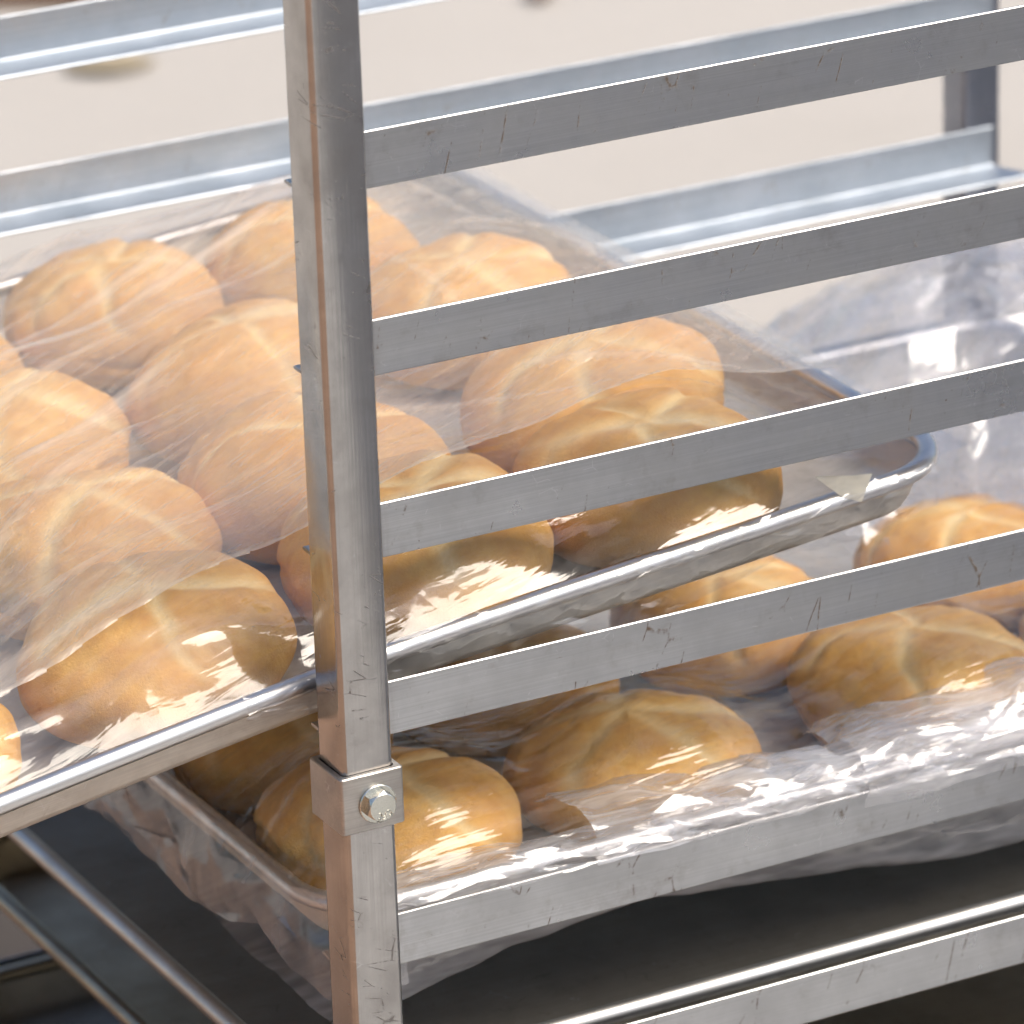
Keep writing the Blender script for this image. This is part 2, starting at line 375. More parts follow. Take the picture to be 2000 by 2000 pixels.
def slide_mesh(sign, y0, z):
    # L angle: y0 is the face against the posts, sign the inward direction; z the top edge
    t = 1.35; lip = 26
    prof = [(0, z-0.4), (0.4, z), (t-0.3, z), (t, z-0.4), (t, z-H+t+1.2), (t+0.5, z-H+t+0.3), (t+1.6, z-H+t), (lip-0.6, z-H+t), (lip, z-H+t-0.6), (lip, z-H+0.4), (lip-0.4, z-H),
            (0.5, z-H), (0.15, z-H+0.5), (0.22, z-H+8.0), (0, z-H+11.5)]
    xs = [-4.5, -3.4, LX+PW-5, LX+PW-4]
    V = []; F = []
    rs = random.Random(int(z*10)+int(y0))
    nx = 26
    xs = [9.0, 10.2]+[(10.2+(LX+PW-5-10.2)*i/nx) for i in range(1, nx)]+[LX+PW-6, LX+PW-5]
    for k, x in enumerate(xs):
        sh = 0.0
        for (py, pz) in prof:
            inner = py > lip-2
            xx = x
            if inner and k == 0: xx = x+1.2
            if inner and k == len(xs)-1: xx = x+9
            if py <= t and k == len(xs)-1: xx = x-1
            V.append((xx, y0+sign*py, pz))
    n = len(prof)
    for k in range(len(xs)-1):
        for i in range(n):
            j = (i+1) % n
            F.append((k*n+i, k*n+j, (k+1)*n+j, (k+1)*n+i))
    F.append(tuple(range(n))); F.append(tuple(range((len(xs)-1)*n, len(xs)*n)))
    me = mesh("runner", V, F)
    bm = bmesh.new(); bm.from_mesh(me); bmesh.ops.recalc_face_normals(bm, faces=bm.faces); bm.to_mesh(me); bm.free()
    return me
Z5, Z6 = -102.4, -180.7
near_levels = [228.6, 152.4, 76.2, 0.0, Z5, Z6, -257.5, -334.0, -410.5]
far_levels = [152.4, 76.2, 0.0, Z5, Z6, -257.5, -334.0, -410.5]
for z in near_levels: rackpart("runner", slide_mesh(1, PW+0.15, z), M_SLIDE, smooth=25)
for z in far_levels: rackpart("runner", slide_mesh(-1, W+2.05, z), M_FARSLIDE_SKYTINT if z > -50 else M_SHADETONE, smooth=25)  # low ones take the darker metal as painted shade

# bolted collar on the near post
def collar():
    bm = bmesh.new()
    g = 0.35; o_ = 2.75; z0, z1 = -49.6, -25.2
    def ring(off, r, n=4):
        x0 = -off; x1 = PW+off; out = []
        for cx, cy_, a0 in ((x1-r, x0+r, -90), (x1-r, x1-r, 0), (x0+r, x1-r, 90), (x0+r, x0+r, 180)):
            for i in range(n):
                a = math.radians(a0+90*i/(n-1)); out.append((cx+r*math.cos(a), cy_+r*math.sin(a)))
        return out
    levels = [(ring(g, 2.2), z0), (ring(o_-0.5, 1.2), z0), (ring(o_, 1.4), z0+0.5), (ring(o_, 1.4), z1-0.5), (ring(o_-0.5, 1.2), z1), (ring(g, 2.2), z1)]
    vv = [[bm.verts.new((x, y, z)) for x, y in r] for r, z in levels]
    N = len(vv[0])
    for k in range(len(vv)):
        k2 = (k+1) % len(vv)
        for i in range(N):
            bm.faces.new((vv[k][i], vv[k][(i+1) % N], vv[k2][(i+1) % N], vv[k2][i]))
    return bm_mesh("collar", bm)
col_o = rackpart("collar", collar(), M_COLLAR, smooth=40)
def bolt():
    bm = bmesh.new()
    cx, cz = 12.9, -38.4; y0 = -2.75
    def disc(r, y, n, rot=0): return [bm.verts.new((cx+r*math.cos(2*math.pi*i/n+rot), y, cz+r*math.sin(2*math.pi*i/n+rot))) for i in range(n)]
    # washer
    n = 36
    a = disc(8.1, y0+0.2, n); b_ = disc(8.1, y0-0.9, n); c = disc(7.8, y0-1.15, n)
    for p, q in ((a, b_), (b_, c)):
        for i in range(n): bm.faces.new((p[i], p[(i+1) % n], q[(i+1) % n], q[i]))
    bm.faces.new(c)
    # hex head with chamfered round top: hex radius varies with angle
    def hexr(ang, R): 
        k = math.pi/3; t = (ang % k)-k/2
        return R*math.cos(math.pi/6)/math.cos(t)
    n = 60; R = 6.9; rot = 0.35
    rings = []
    for y, f in ((y0-1.1, None), (y0-4.6, None), (y0-5.3, 5.95), (y0-5.55, 5.6)):
        ring = []
        for i in range(n):
            an = 2*math.pi*i/n; r = hexr(an, R)
            if f: r = min(r, f)
            elif y < y0-4: 
                pass
            yy = y
            if f is None and y < y0-4: yy = y0-5.0+max(0, (r-5.98))*0.85
            ring.append(bm.verts.new((cx+r*math.cos(an+rot), yy, cz+r*math.sin(an+rot))))
        rings.append(ring)
    for p, q in zip(rings, rings[1:]):
        for i in range(n): bm.faces.new((p[i], p[(i+1) % n], q[(i+1) % n], q[i]))
    bm.faces.new(rings[-1])
    nf = len(bm.faces)
    # stamped letters C F C round the lower edge, standing upside down
    yl = y0-5.55
    def stroke(pts, w=0.5, h=0.35):
        for (x1, z1), (x2, z2) in zip(pts, pts[1:]):
            dx, dz = x2-x1, z2-z1; L = math.hypot(dx, dz) or 1; nx_, nz_ = -dz/L*w/2, dx/L*w/2
            ex, ez = dx/L*w*0.3, dz/L*w*0.3
            q = [(x1-ex+nx_, z1-ez+nz_), (x1-ex-nx_, z1-ez-nz_), (x2+ex-nx_, z2+ez-nz_), (x2+ex+nx_, z2+ez+nz_)]
            lo = [bm.verts.new((x, yl+0.05, z)) for x, z in q]; hi = [bm.verts.new((x, yl-h, z)) for x, z in q]
            bm.faces.new(hi)
            for i in range(4): bm.faces.new((lo[i], lo[(i+1) % 4], hi[(i+1) % 4], hi[i]))
    Cg = [(0.75*math.cos(math.radians(a)), 1.0*math.sin(math.radians(a))) for a in range(50, 311, 26)]
    Fg = [[(-0.55, -1), (-0.55, 1), (0.65, 1)], [(-0.55, 0.1), (0.4, 0.1)]]
    glyphs = [([Cg], -42), (Fg, 0), ([Cg], 42)]
    for strokes, deg in glyphs:
        # placed on an arc under the centre; a letter's top points away from the centre
        th = math.radians(-90+8-deg*0.85)
        ca, sa = math.cos(th), math.sin(th)
        for s in strokes:
            pts = []
            for gx, gz in s:
                rr = 3.7+gz*1.25
                tx = gx*1.2
                pts.append((cx+rr*ca+tx*sa, cz+rr*sa-tx*ca))
            stroke(pts)
    bm.faces.ensure_lookup_table()
    for f in bm.faces[nf:]: f.material_index = 1
    return bm_mesh("bolt", bm)
bo = rackpart("bolt", bolt(), [M_BOLT, M_STAMP], smooth=28, parent=col_o)

# ------------------------------------------------------------------ sheet pans
def rr_ring(x0, x1, y0, y1, r, nc=8, ns=20):
    pts = []
    r = max(0.6, min(r, (x1-x0)/2-0.2, (y1-y0)/2-0.2))
    def side(a, b_):
        for i in range(1, ns): t = i/ns; pts.append((a[0]+(b_[0]-a[0])*t, a[1]+(b_[1]-a[1])*t))
    cs = [(x1-r, y0+r, -90), (x1-r, y1-r, 0), (x0+r, y1-r, 90), (x0+r, y0+r, 180)]
    for k, (cx, cy_, a0) in enumerate(cs):
        for i in range(nc+1):
            a = math.radians(a0+90*i/nc); pts.append((cx+r*math.cos(a), cy_+r*math.sin(a)))
        nx_, ny_, na = cs[(k+1) % 4]
        a = math.radians(na); e = (nx_+r*math.cos(a), ny_+r*math.sin(a))
        side(pts[-1], e)
    return pts
PL, PWD = 640.0, 470.0
CR = 36.0
def ring_stack(profile, warp, x0, x1, y0, y1, closed=False, dent=None):
    V = []; F = []
    for (ins, z) in profile:
        for (x, y) in rr_ring(x0+ins, x1-ins, y0+ins, y1-ins, CR-ins*0.8):
            V.append((x, y, z+warp(x)+(dent(x, y, z) if dent else 0)))
    n = len(V)//len(profile)
    m_ = len(profile)
    for k in range(m_ if closed else m_-1):
        k2 = (k+1) % m_
        for i in range(n):
            F.append((k*n+i, k*n+(i+1) % n, k2*n+(i+1) % n, k2*n+i))
    return V, F, n
def make_pan(fr, label, warp=lambda x: 0.0, x0=0.0, x1=PL, group="sheet pans on the rack", body_mat=None, rim_mat=None):
    e = tag(empty("sheet_pan", mat4(fr)), label, "pan", group)
    y0, y1 = 0, PWD
    inner = [(6.6, -5.0), (9.5, -13), (12.8, -20.5), (14.6, -23.2), (18.5, -24.3), (60, -24.4), (130, -24.4), (233.5, -24.4)]
    outer = [(233.5, -25.3), (130, -25.3), (60, -25.3), (18.8, -25.2), (14.0, -24.1), (12.0, -21.0), (8.7, -13), (5.6, -6.0)]
    V, F, n = ring_stack(inner+outer, warp, x0, x1, y0, y1, closed=True)
    o = link("pan_body", mesh("pan_body", V, F), body_mat or M_PAN, e, 50)
    prof = [(4.2+4.2*math.cos(a), -4.2+4.2*math.sin(a)) for a in [2*math.pi*i/16 for i in range(16)]]
    prof = [(p[0], p[1]) for p in prof]
    V, F, n = ring_stack(prof, warp, x0, x1, y0, y1, closed=True)
    me = mesh("rolled_rim", V, F)
    link("rolled_rim", me, rim_mat or M_RIM, e, 80)
    for ob in e.children:
        b2 = bmesh.new(); b2.from_mesh(ob.data); bmesh.ops.recalc_face_normals(b2, faces=b2.faces); b2.to_mesh(ob.data); b2.free()
    return e
FR4 = frame((316.5, 35, 35.5), 1.0, 1.7, -5.5)
def warp4(x):
    x = np.asarray(x, float)
    t = np.clip((-300-x)/160, 0, None)
    return -6.0*t**1.5 + 2.0*np.exp(-((x+240)/110)**2)
FR5 = frame((4, 31.5, -98.9), 0, 0, 0)
FR6 = frame((-8, 32.0, -177.2), 0, 0, 0)
FR7 = frame((17, 31.5, -254.0), 0, 0, 0)
FR8 = frame((10, 31.5, -330.5), 0, 0, 0)
make_pan(FR4, "aluminium sheet pan of rolls pulled out and tipped forward above the bolted collar", warp4, -PL, 0)
make_pan(FR5, "bagged sheet pan of rolls on the runner just below the bolted collar")
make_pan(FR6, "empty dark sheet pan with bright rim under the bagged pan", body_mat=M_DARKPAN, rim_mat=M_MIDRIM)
make_pan(FR7, "second empty sheet pan down, its front rim crossing the lower left corner", body_mat=M_WARMREFL_PAN, rim_mat=M_SHADERIM)
make_pan(FR8, "lowest visible sheet pan, only its front edge in the bottom left corner", body_mat=M_DARKPAN, rim_mat=M_SHADERIM)

# ------------------------------------------------------------------ kaiser rolls
RR, RH = 53.0, 48.5
def roll_mesh(seed):
    rs = np.random.RandomState(seed); N1 = VNoise(seed+5)
    nt, npf = 110, 54
    th = np.linspace(0, 2*math.pi, nt, endpoint=False)
    s = np.linspace(0.0, 1.0, npf)                       # 0 top centre, 1 bottom centre
    # profile: rounded bun
    ang = np.radians(90-s*150)
    rho = np.abs(np.cos(ang))**0.86
    zz = np.where(ang > 0, 0.40+0.60*np.abs(np.sin(ang))**0.95, 0.40-0.40*np.minimum(1, (np.abs(np.sin(ang))/0.866))**0.9)
    rho = np.where(ang < 0, np.cos(ang)**0.55*np.where(s > 0.93, (1-s)/0.07, 1), rho)
    S, T = np.meshgrid(s, th, indexing='ij')
    P = rho[:, None]*np.ones_like(T); Z = zz[:, None]*np.ones_like(T)
    elong = 1+0.05*np.cos(2*(T-rs.rand()*6))
    lump = 1+0.06*N1(np.cos(T)*1.3+4, np.sin(T)*1.3+9)+0.02*N1(np.cos(T)*3+4, np.sin(T)*3+S*3)
    top = np.clip(1-S/0.62, 0, 1)                        # how far up the dome
    narms = 4+int(rs.rand() < 0.6)
    th0 = rs.rand()*6; swirl = 0.25+0.45*rs.rand()
    jit = rs.randn(narms)*0.16
    ccx, ccy = rs.randn(2)*0.07
    X0 = P*np.cos(T)-ccx*(1-P); Y0 = P*np.sin(T)-ccy*(1-P)
    Tc = np.arctan2(Y0, X0); Pc = np.hypot(X0, Y0)
    cut = np.zeros_like(T); groove = np.zeros_like(T); step = np.zeros_like(T); bul = np.zeros_like(T)
    arm_len = 0.80+0.3*rs.rand(narms); arm_w = 2.6+2.2*rs.rand(narms)
    upper = (S < 0.62).astype(float)
    arc = np.where(S < 0.62, S/0.60, 9)                   # 0..1 along dome surface
    for k in range(narms):
        a = th0+2*math.pi*k/narms+jit[k]+swirl*arc**1.3
        d = (np.angle(np.exp(1j*(Tc-a))))
        dist = d*np.maximum(Pc, 0.02)*RR
        fade = np.clip((arm_len[k]-arc)/0.22, 0, 1)*upper
        fade = fade*np.clip(arc/0.04, 0.35, 1)*np.clip(0.72+0.55*N1(arc*4+k*5.3, T*0+seed*0.7)+0.25, 0.6, 1)
        w = arm_w[k]*(1.3-0.65*np.clip(arc, 0, 1))*(1+0.35*N1(arc*5+k*2.1+9, T*0+seed))
        dn = dist+3.0*N1(arc*3.2+k*3, T*0+seed)+1.0*N1(arc*9+k*3, T*0+seed)
        cut = np.maximum(cut, np.exp(-np.abs(dn/w)**2.4)*fade)
        groove = np.maximum(groove, np.exp(-(dn/(w*1.5))**2)*fade)
        # flap edge: surface rises on one side of the cut and falls off slowly over the petal
        side = np.where(dn > 0, np.exp(-dn/(13.0)), 0)*(1-np.exp(-np.clip(dn, 0, None)/1.6))
        step = np.maximum(step, side*fade)
    Rxy = RR*P*elong*lump
    x = Rxy*np.cos(T); y = Rxy*np.sin(T)
    z = RH*Z*(1+0.06*N1(x/34+3, y/34+7))
    # normal-ish direction (radial + up)
    nx_ = np.cos(T)*np.clip(P, 0, 1); ny_ = np.sin(T)*np.clip(P, 0, 1); nz_ = np.clip(np.sqrt(np.clip(1-P**2, 0, 1)), 0.1, 1)
    disp = -2.1*groove+1.7*step*np.clip(arc*3, 0.2, 1)*upper+0.5*N1(x/7, y/7)+0.9*N1(x/15+z/12, y/15-z/12)
    x = x+nx_*disp; y = y+ny_*disp; z = z+nz_*disp
    # baked-on wrinkle near the base of a bun
    seam_t = rs.rand()*6
    dd = np.angle(np.exp(1j*(T-seam_t))); seam = np.exp(-(dd/0.8)**2)*np.exp(-((S-0.60-0.05*np.sin(T*5))/0.018)**2)
    x -= np.cos(T)*2.2*seam; y -= np.sin(T)*2.2*seam
    z = np.maximum(z, 0.0)
    V = np.stack([x, y, z], -1).reshape(-1, 3)
    F = []
    idx = lambda i, j: i*nt+(j % nt)
    for i in range(npf-1):
        for j in range(nt):
            F.append((idx(i, j), idx(i+1, j), idx(i+1, j+1), idx(i, j+1)))
    me = mesh("roll", V, F)
    bm = bmesh.new(); bm.from_mesh(me); bmesh.ops.remove_doubles(bm, verts=bm.verts, dist=1e-6)
    bm.to_mesh(me); bm.free()
    # cut mask: nearest original vertices keep order except merged poles -> rebuild by lookup
    tree = {}
    for p_, c in zip(np.round(V*U, 6).tolist(), cut.reshape(-1).tolist()):
        tree[tuple(p_)] = c
    at = me.attributes.new("cut", 'FLOAT', 'POINT')
    at.data.foreach_set("value", [tree.get(tuple(np.round(v.co, 6).tolist()), 0.0) for v in me.vertices])
    me.materials.append(M_CRUST)
    me.polygons.foreach_set("use_smooth", [True]*len(me.polygons)); me.update()
    return me
ROLLS = [roll_mesh(s) for s in (11, 23, 37, 41, 59, 67, 83, 97, 103, 118)]
rolls4 = [  # local x, y, scale, spin, mesh, label
    (-213, 396, .99, 0.4, 0, "kaiser roll at the far left of the upper pan with a broad pale cross"),
    (-112, 388, 1.02, 1.5, 1, "kaiser roll behind the top of the post, farthest row of the upper pan"),
    (-86, 284, 1.03, 2.2, 2, "blurred kaiser roll right of the post at the far corner of the upper pan"),
    (-318, 393, .92, 0.9, 3, "kaiser roll cut by the left edge, far row of the upper pan"),
    (-316, 286, 1.05, 2.9, 6, "kaiser roll at the left edge with a wide white split on its top"),
    (-204, 274, 1.07, 3.6, 5, "large kaiser roll left of the post in the middle of the upper pan"),
    (-226, 167, 1.10, 0.2, 7, "kaiser roll directly behind the middle of the post"),
    (-93, 155, 1.12, 4.4, 8, "kaiser roll under the second runner with a pale star on top"),
    (-118, 70, 1.10, 5.0, 9, "kaiser roll at the near right end of the upper pan, behind the third runner"),
    (-338, 170, 1.10, 1.1, 3, "kaiser roll left of centre under the folded film edge of the upper pan"),
    (-351, 71, 1.10, 0.3, 5, "front kaiser roll left of the post with film folded across its top"),
    (-230, 71, 1.14, 2.0, 4, "kaiser roll at the near rim just right of the post under glossy film"),
    (-476, 70, 1.0, 2.5, 1, "kaiser roll cut off by the left edge at the near rim of the upper pan"),
]
rolls5 = [
    (66, 69, 1.02, 0.7, 6, "kaiser roll behind the bolted collar in the bagged pan"),
    (182, 68, 1.0, 4.6, 3, "kaiser roll second from the collar along the near rim of the bagged pan"),
    (328, 72, 1.07, 3.0, 7, "kaiser roll third from the collar along the near rim of the bagged pan"),
    (446, 72, 1.06, 1.0, 1, "kaiser roll at the right edge beside the near rim of the bagged pan"),
    (66, 176, .98, 1.9, 2, "shadowed kaiser roll in the bagged pan left of the post under the upper pan"),
    (176, 178, .98, 0.1, 4, "shadowed kaiser roll in the second row of the bagged pan right of the post"),
    (296, 182, .98, 2.4, 0, "kaiser roll in the second row of the bagged pan below the upper pan's corner"),
    (426, 182, 1.0, 5.2, 2, "sunlit kaiser roll at the right under the corner of the upper pan"),
]
rs0 = random.Random(5)
def place_rolls(lst, fr, warp, grp):
    for (x, y, sc, spin, k, lab) in lst:
        o = bpy.data.objects.new("kaiser_roll", ROLLS[k]); COL.objects.link(o)
        o.matrix_world = mat4(fr, (x, y, -24.2+float(warp(x))), spin, sc)
        tag(o, lab, "bread roll", grp)
place_rolls(rolls4, FR4, warp4, "kaiser rolls on the upper pan")
place_rolls(rolls5, FR5, lambda x: 0, "kaiser rolls on the bagged pan")

# ------------------------------------------------------------------ plastic film
def crumpled(name, f, nu, nv, amp, seed, edge=0.35, sub=True):
    """sheet f(u,v) broken into irregular flat facets with sharp creases"""
    rs = np.random.RandomState(seed)
    bm = bmesh.new(); P = []
    for i in range(nu+1):
        row = []
        for j in range(nv+1):
            ju = (rs.rand()-0.5)*0.75 if 0 < i < nu else 0; jv = (rs.rand()-0.5)*0.75 if 0 < j < nv else 0
            u, v = (i+ju)/nu, (j+jv)/nv
            p = np.array(f(u, v)); e = 1e-3
            du = np.array(f(min(1, u+e), v))-np.array(f(max(0, u-e), v)); dv = np.array(f(u, min(1, v+e)))-np.array(f(u, max(0, v-e)))
            nn = np.cross(du, dv); nn = nn/(np.linalg.norm(nn)+1e-12)
            a = amp*(1 if 0 < j < nv else edge)
            row.append(bm.verts.new(p+nn*a*(rs.rand()*2-1)))
        P.append(row)
    for i in range(nu):
        for j in range(nv):
            q = (P[i][j], P[i+1][j], P[i+1][j+1], P[i][j+1])
            if rs.rand() < 0.5: bm.faces.new((q[0], q[1], q[2])); bm.faces.new((q[0], q[2], q[3]))
            else: bm.faces.new((q[0], q[1], q[3])); bm.faces.new((q[1], q[2], q[3]))
    if sub:
        bmesh.ops.subdivide_edges(bm, edges=bm.edges, cuts=1, use_grid_fill=True)
        for v in bm.verts: v.co += Vector((rs.randn(), rs.randn(), rs.randn()))*amp*0.10
    return bm_mesh(name, bm)
def drape(xs, ys, rolls, edge, warp, lift=5.0, iters=260, tens=0.0, extra=None):
    """film stretched over the rolls and fastened round the rim (obstacle problem)"""
    X, Y = np.meshgrid(xs, ys, indexing='ij')
    ob = np.full(X.shape, -60.0)
    for r in rolls:
        x, y, sc = r[:3]
        d = np.hypot(X-x, Y-y)/(RR*sc*1.02)
        ob = np.maximum(ob, np.where(d < 1, -24.2+RH*sc*(0.40+0.60*np.sqrt(np.clip(1-d**2.3, 0, 1))), -60))
    ob = ob+lift
    if extra is not None: ob = np.maximum(ob, extra(X, Y))
    b = edge(X, Y)
    bd = np.zeros(X.shape, bool); bd[0, :] = bd[-1, :] = bd[:, 0] = bd[:, -1] = True
    z = np.where(bd, b, np.maximum(ob, b))
    for _ in range(iters):
        zn = z.copy()
        zn[1:-1, 1:-1] = 0.25*(z[:-2, 1:-1]+z[2:, 1:-1]+z[1:-1, :-2]+z[1:-1, 2:])
        zn = z+1.0*(zn-z)
        z = np.where(bd, b, np.maximum(zn, ob))
    return X, Y, z+warp(X)
def grid_mesh(name, X, Y, Z, keep=None, haze=None):
    nx_, ny_ = X.shape
    V = np.stack([X, Y, Z], -1).reshape(-1, 3)
    i, j = np.meshgrid(np.arange(nx_-1), np.arange(ny_-1), indexing='ij')
    a = (i*ny_+j).ravel(); F = np.stack([a, a+ny_, a+ny_+1, a+1], -1)
    if keep is not None:
        kf = keep.ravel(); F = F[kf[F].all(1)]
        used = np.zeros(len(V), bool); used[F.ravel()] = True
        mp = np.cumsum(used)-1; V = V[used]; F = mp[F]
        if haze is not None: haze = haze.ravel()[used]
    me = mesh(name, V, F)
    if haze is not None:
        at = me.attributes.new("haze", 'FLOAT', 'POINT'); at.data.foreach_set("value", haze.ravel().astype(np.float32))
    return me
def taut_lines(X, Y, lines):
    z = np.zeros_like(X)
    for (x0, y0), (x1, y1), w, a in lines:
        L = math.hypot(x1-x0, y1-y0); ux, uy = (x1-x0)/L, (y1-y0)/L
        t = ((X-x0)*ux+(Y-y0)*uy)/L; d = -(X-x0)*uy+(Y-y0)*ux
        f = np.clip(np.minimum(t+0.15, 1.25-t)/0.3, 0, 1)
        z = np.maximum(z, a*f*np.exp(-(d/w)**2))
    return z
NA, NBn, NC = VNoise(1), VNoise(2), VNoise(3)

# -- film over the upper pan
bag4 = tag(empty("plastic_film", mat4(FR4)), "clear plastic film stretched over the rolls of the upper tipped pan", "plastic film")
xs = np.arange(-560, 0.1, 2.5); ys = np.arange(2, 468.1, 2.5)
def edge4(X, Y):
    tuck = np.clip((-235-X)/60, 0, 1)*np.clip(1-Y/30, 0, 1)
    return 1.2-5.5*tuck
X, Y, Z4 = drape(xs, ys, rolls4, edge4, warp4)
free = np.clip((Z4-warp4(X))/20, 0, 1)
inner = np.clip(np.minimum(Y-2, 468-Y)/14, 0, 1)*np.clip(-X/14, 0, 1)
wr = 1.1*ridged(NA, X/70+0.35*Y/70, (Y-0.17*X)/13)+0.7*ridged(NBn, X/40, (Y-0.25*X)/7)
# tight creases near the near rim
nr = np.exp(-((Y-22)/20)**2)
wr = wr+nr*(4.2*facets(X, Y*1.3, 30, 4)-3.0)
Zf = Z4+0.8+wr*inner*0.9
# round the rim on the right part: keep
LN = [((-308, 305), (-145, 374), 3.2, 1.0), ((-295, 333), (-163, 382), 2.6, .8), ((-327, 263), (-152, 338), 3.0, .7), ((-347, 208), (-256, 250), 3.5, .8),
      ((-357, 197), (-268, 246), 2.6, .6), ((-413, 76), (-298, 103), 3.0, .6), ((-430, 120), (-280, 205), 3.0, .5), ((-426, 46), (-345, 54), 3.0, .5),
      ((-161, 208), (-74, 190), 3.0, .6), ((-202, 134), (-123, 98), 2.6, .5), ((-133, 136), (-61, 100), 3.0, .6), ((-122, 301), (-104, 186), 2.6, .4),
      ((-20, 60), (-30, 400), 6.0, .35), ((-60, 420), (-20, 230), 4.0, .5), ((-380, 330), (-230, 420), 2.6, .7), ((-240, 330), (-140, 400), 2.6, .6)]
LN1 = [((-430, 28), (-250, 12), 2.6, .9), ((-415, 40), (-330, 22), 3.0, .5), ((-290, 40), (-170, 26), 2.6, .9), ((-250, 52), (-150, 18), 2.4, .6),
       ((-170, 70), (-60, 14), 2.4, .7), ((-140, 40), (-40, 12), 2.4, .8), ((-110, 110), (-20, 30), 3.0, .5), ((-70, 160), (-12, 40), 3.0, .5), ((-380, 70), (-300, 18), 2.2, .4)]
t1 = taut_lines(X, Y, LN1); t2 = taut_lines(X, Y, LN)
Zf = Zf+2.2*t1*inner
o = link("cover_layer", grid_mesh("cover_layer", X, Y, Zf, haze=0.22*t1+0.05*(Y < 30)), M_FILM, bag4, 180)
# -- second, hazy layer from the fold to the far rim
def hull_rows(X, Z):
    out = Z.copy(); x = X[:, 0]
    for j in range(Z.shape[1]):
        h = []
        for i in range(len(x)):
            while len(h) >= 2 and (Z[h[-1], j]-Z[h[-2], j])*(x[i]-x[h[-2]]) <= (Z[i, j]-Z[h[-2], j])*(x[h[-1]]-x[h[-2]]): h.pop()
            h.append(i)
        out[:, j] = np.interp(x, x[h], Z[h, j])
    return out
Zh = 0.75*hull_rows(X, Z4)+0.25*Z4
for _ in range(6): Zh[:, 1:-1] = 0.25*Zh[:, :-2]+0.5*Zh[:, 1:-1]+0.25*Zh[:, 2:]
Zh = np.maximum(Zh, Z4)
fold = 58+0.15*(X+258)+0.8*NC(X/90, X*0)
Yw = np.where(Y < fold, fold, Y)
near_fold = (Y >= fold-2.6)
Yf = np.where(Y < fold, fold, Y)
wr2 = 1.5*ridged(NBn, X/85+3+0.3*Y/85, (Y-0.3*X)/17)+0.8*ridged(NC, X/50, (Y-0.35*X)/8)
Zb = Zh+2.4+1.6*np.exp(-((Y-fold)/10)**2)+wr2*inner*0.9+1.2+2.0*t2*inner
o = link("folded_layer", grid_mesh("folded_layer", X, Yf, Zb, near_fold & (Y < 464), haze=0.38*t2+0.25*np.exp(-((Y-fold)/2.0)**2)), M_FILM2, bag4, 180)
# -- skirt wrapped under the near rim on the right
def wrap_shape():
    n = VNoise(31)
    def f(u, v):
        x = -345+327*u; grow = min(1, u*5)
        drop = (5+15*grow*(0.5+0.5*math.sin(u*math.pi*0.9+0.3)))*(1+0.35*float(n(x/30, 1)))
        if v < 0.35:
            a = math.radians(80-v/0.35*80); r = 5.2
            y = 4.2-r*math.cos(a); z = -4.2+r*math.sin(a)
        else:
            t = (v-0.35)/0.65; y = -1.2+t*2.0+2.2*t*float(n(x/24+3, t)); z = -4.2-drop*t
        return (x, y, z+float(warp4(x)))
    return f
link("rim_wrap", crumpled("rim_wrap", wrap_shape(), 40, 8, 0.95, 9, edge=0.8), M_WRAP, bag4, 40)
# torn white corner of film standing on the near rim
def flap():
    base = np.array([-58, 0.5, 0.5])
    A = base+np.array([-6, 0, -2]); B = base+np.array([9, 0, 4.0]); C = base+np.array([-17, 3, 10]); D = base+np.array([-3, 1, 6.5]); E_ = base+np.array([2, -1.5, -6])
    P = [A, B, C, D, E_]
    V = [p for p in P]+[p+np.array([0, 0.5, 0.2]) for p in P]
    F = [(0, 3, 2), (0, 1, 3), (0, 4, 1), (5, 7, 8), (5, 8, 6), (5, 6, 9), (0, 2, 7, 5), (2, 3, 8, 7), (3, 1, 6, 8), (1, 4, 9, 6), (4, 0, 5, 9)]
    return mesh("torn_flap", V, F)
M_FLAP = film_mat("torn_film", milk=(0.65, 0.9), streak=(40, 60, 60), rough=0.2, white=(0.88, 0.85, 0.74))
fo = link("torn_flap", flap(), M_FLAP, bag4)

# -- bag round the pan below the collar
bag5 = tag(empty("plastic_bag", mat4(FR5)), "crumpled clear plastic bag wrapped round the pan below the collar", "plastic bag")
xs = np.arange(0, 650.1, 2.6); ys = np.arange(0, 470.1, 2.6)
def puff(X, Y):
    return np.maximum(88*np.exp(-((X-560)/95)**2-((Y-330)/115)**2), 36*np.exp(-((X-560)/130)**2-((Y-170)/90)**2))-22*(X < 360)
def edge5(X, Y): return 1.5+np.where(X > 600, 16*np.clip(np.sin(Y/470*math.pi), 0, 1), 0)
X, Y, Z5f = drape(xs, ys, rolls5, edge5, lambda x: 0*x, lift=5.5, iters=300, extra=puff)
inner = np.clip(np.minimum(Y, 470-Y)/16, 0, 1)*np.clip(np.minimum(X, 650-X)/16, 0, 1)
pf = np.clip((X-420)/110, 0, 1)*np.clip((Y-120)/100, 0, 1)
wr = 1.6*ridged(NA, X/95+2, (Y-0.05*X)/15)+0.9*ridged(NC, X/45, Y/9)+pf*(24*facets(X, Y, 85, 8)-17)+np.exp(-((Y-40)/26)**2)*(5*facets(X, Y, 40, 12)-3.5)
Zt = Z5f+1.0+wr*inner
link("top_layer", grid_mesh("top_layer", X, Y, Zt), M_BAG, bag5, 180)
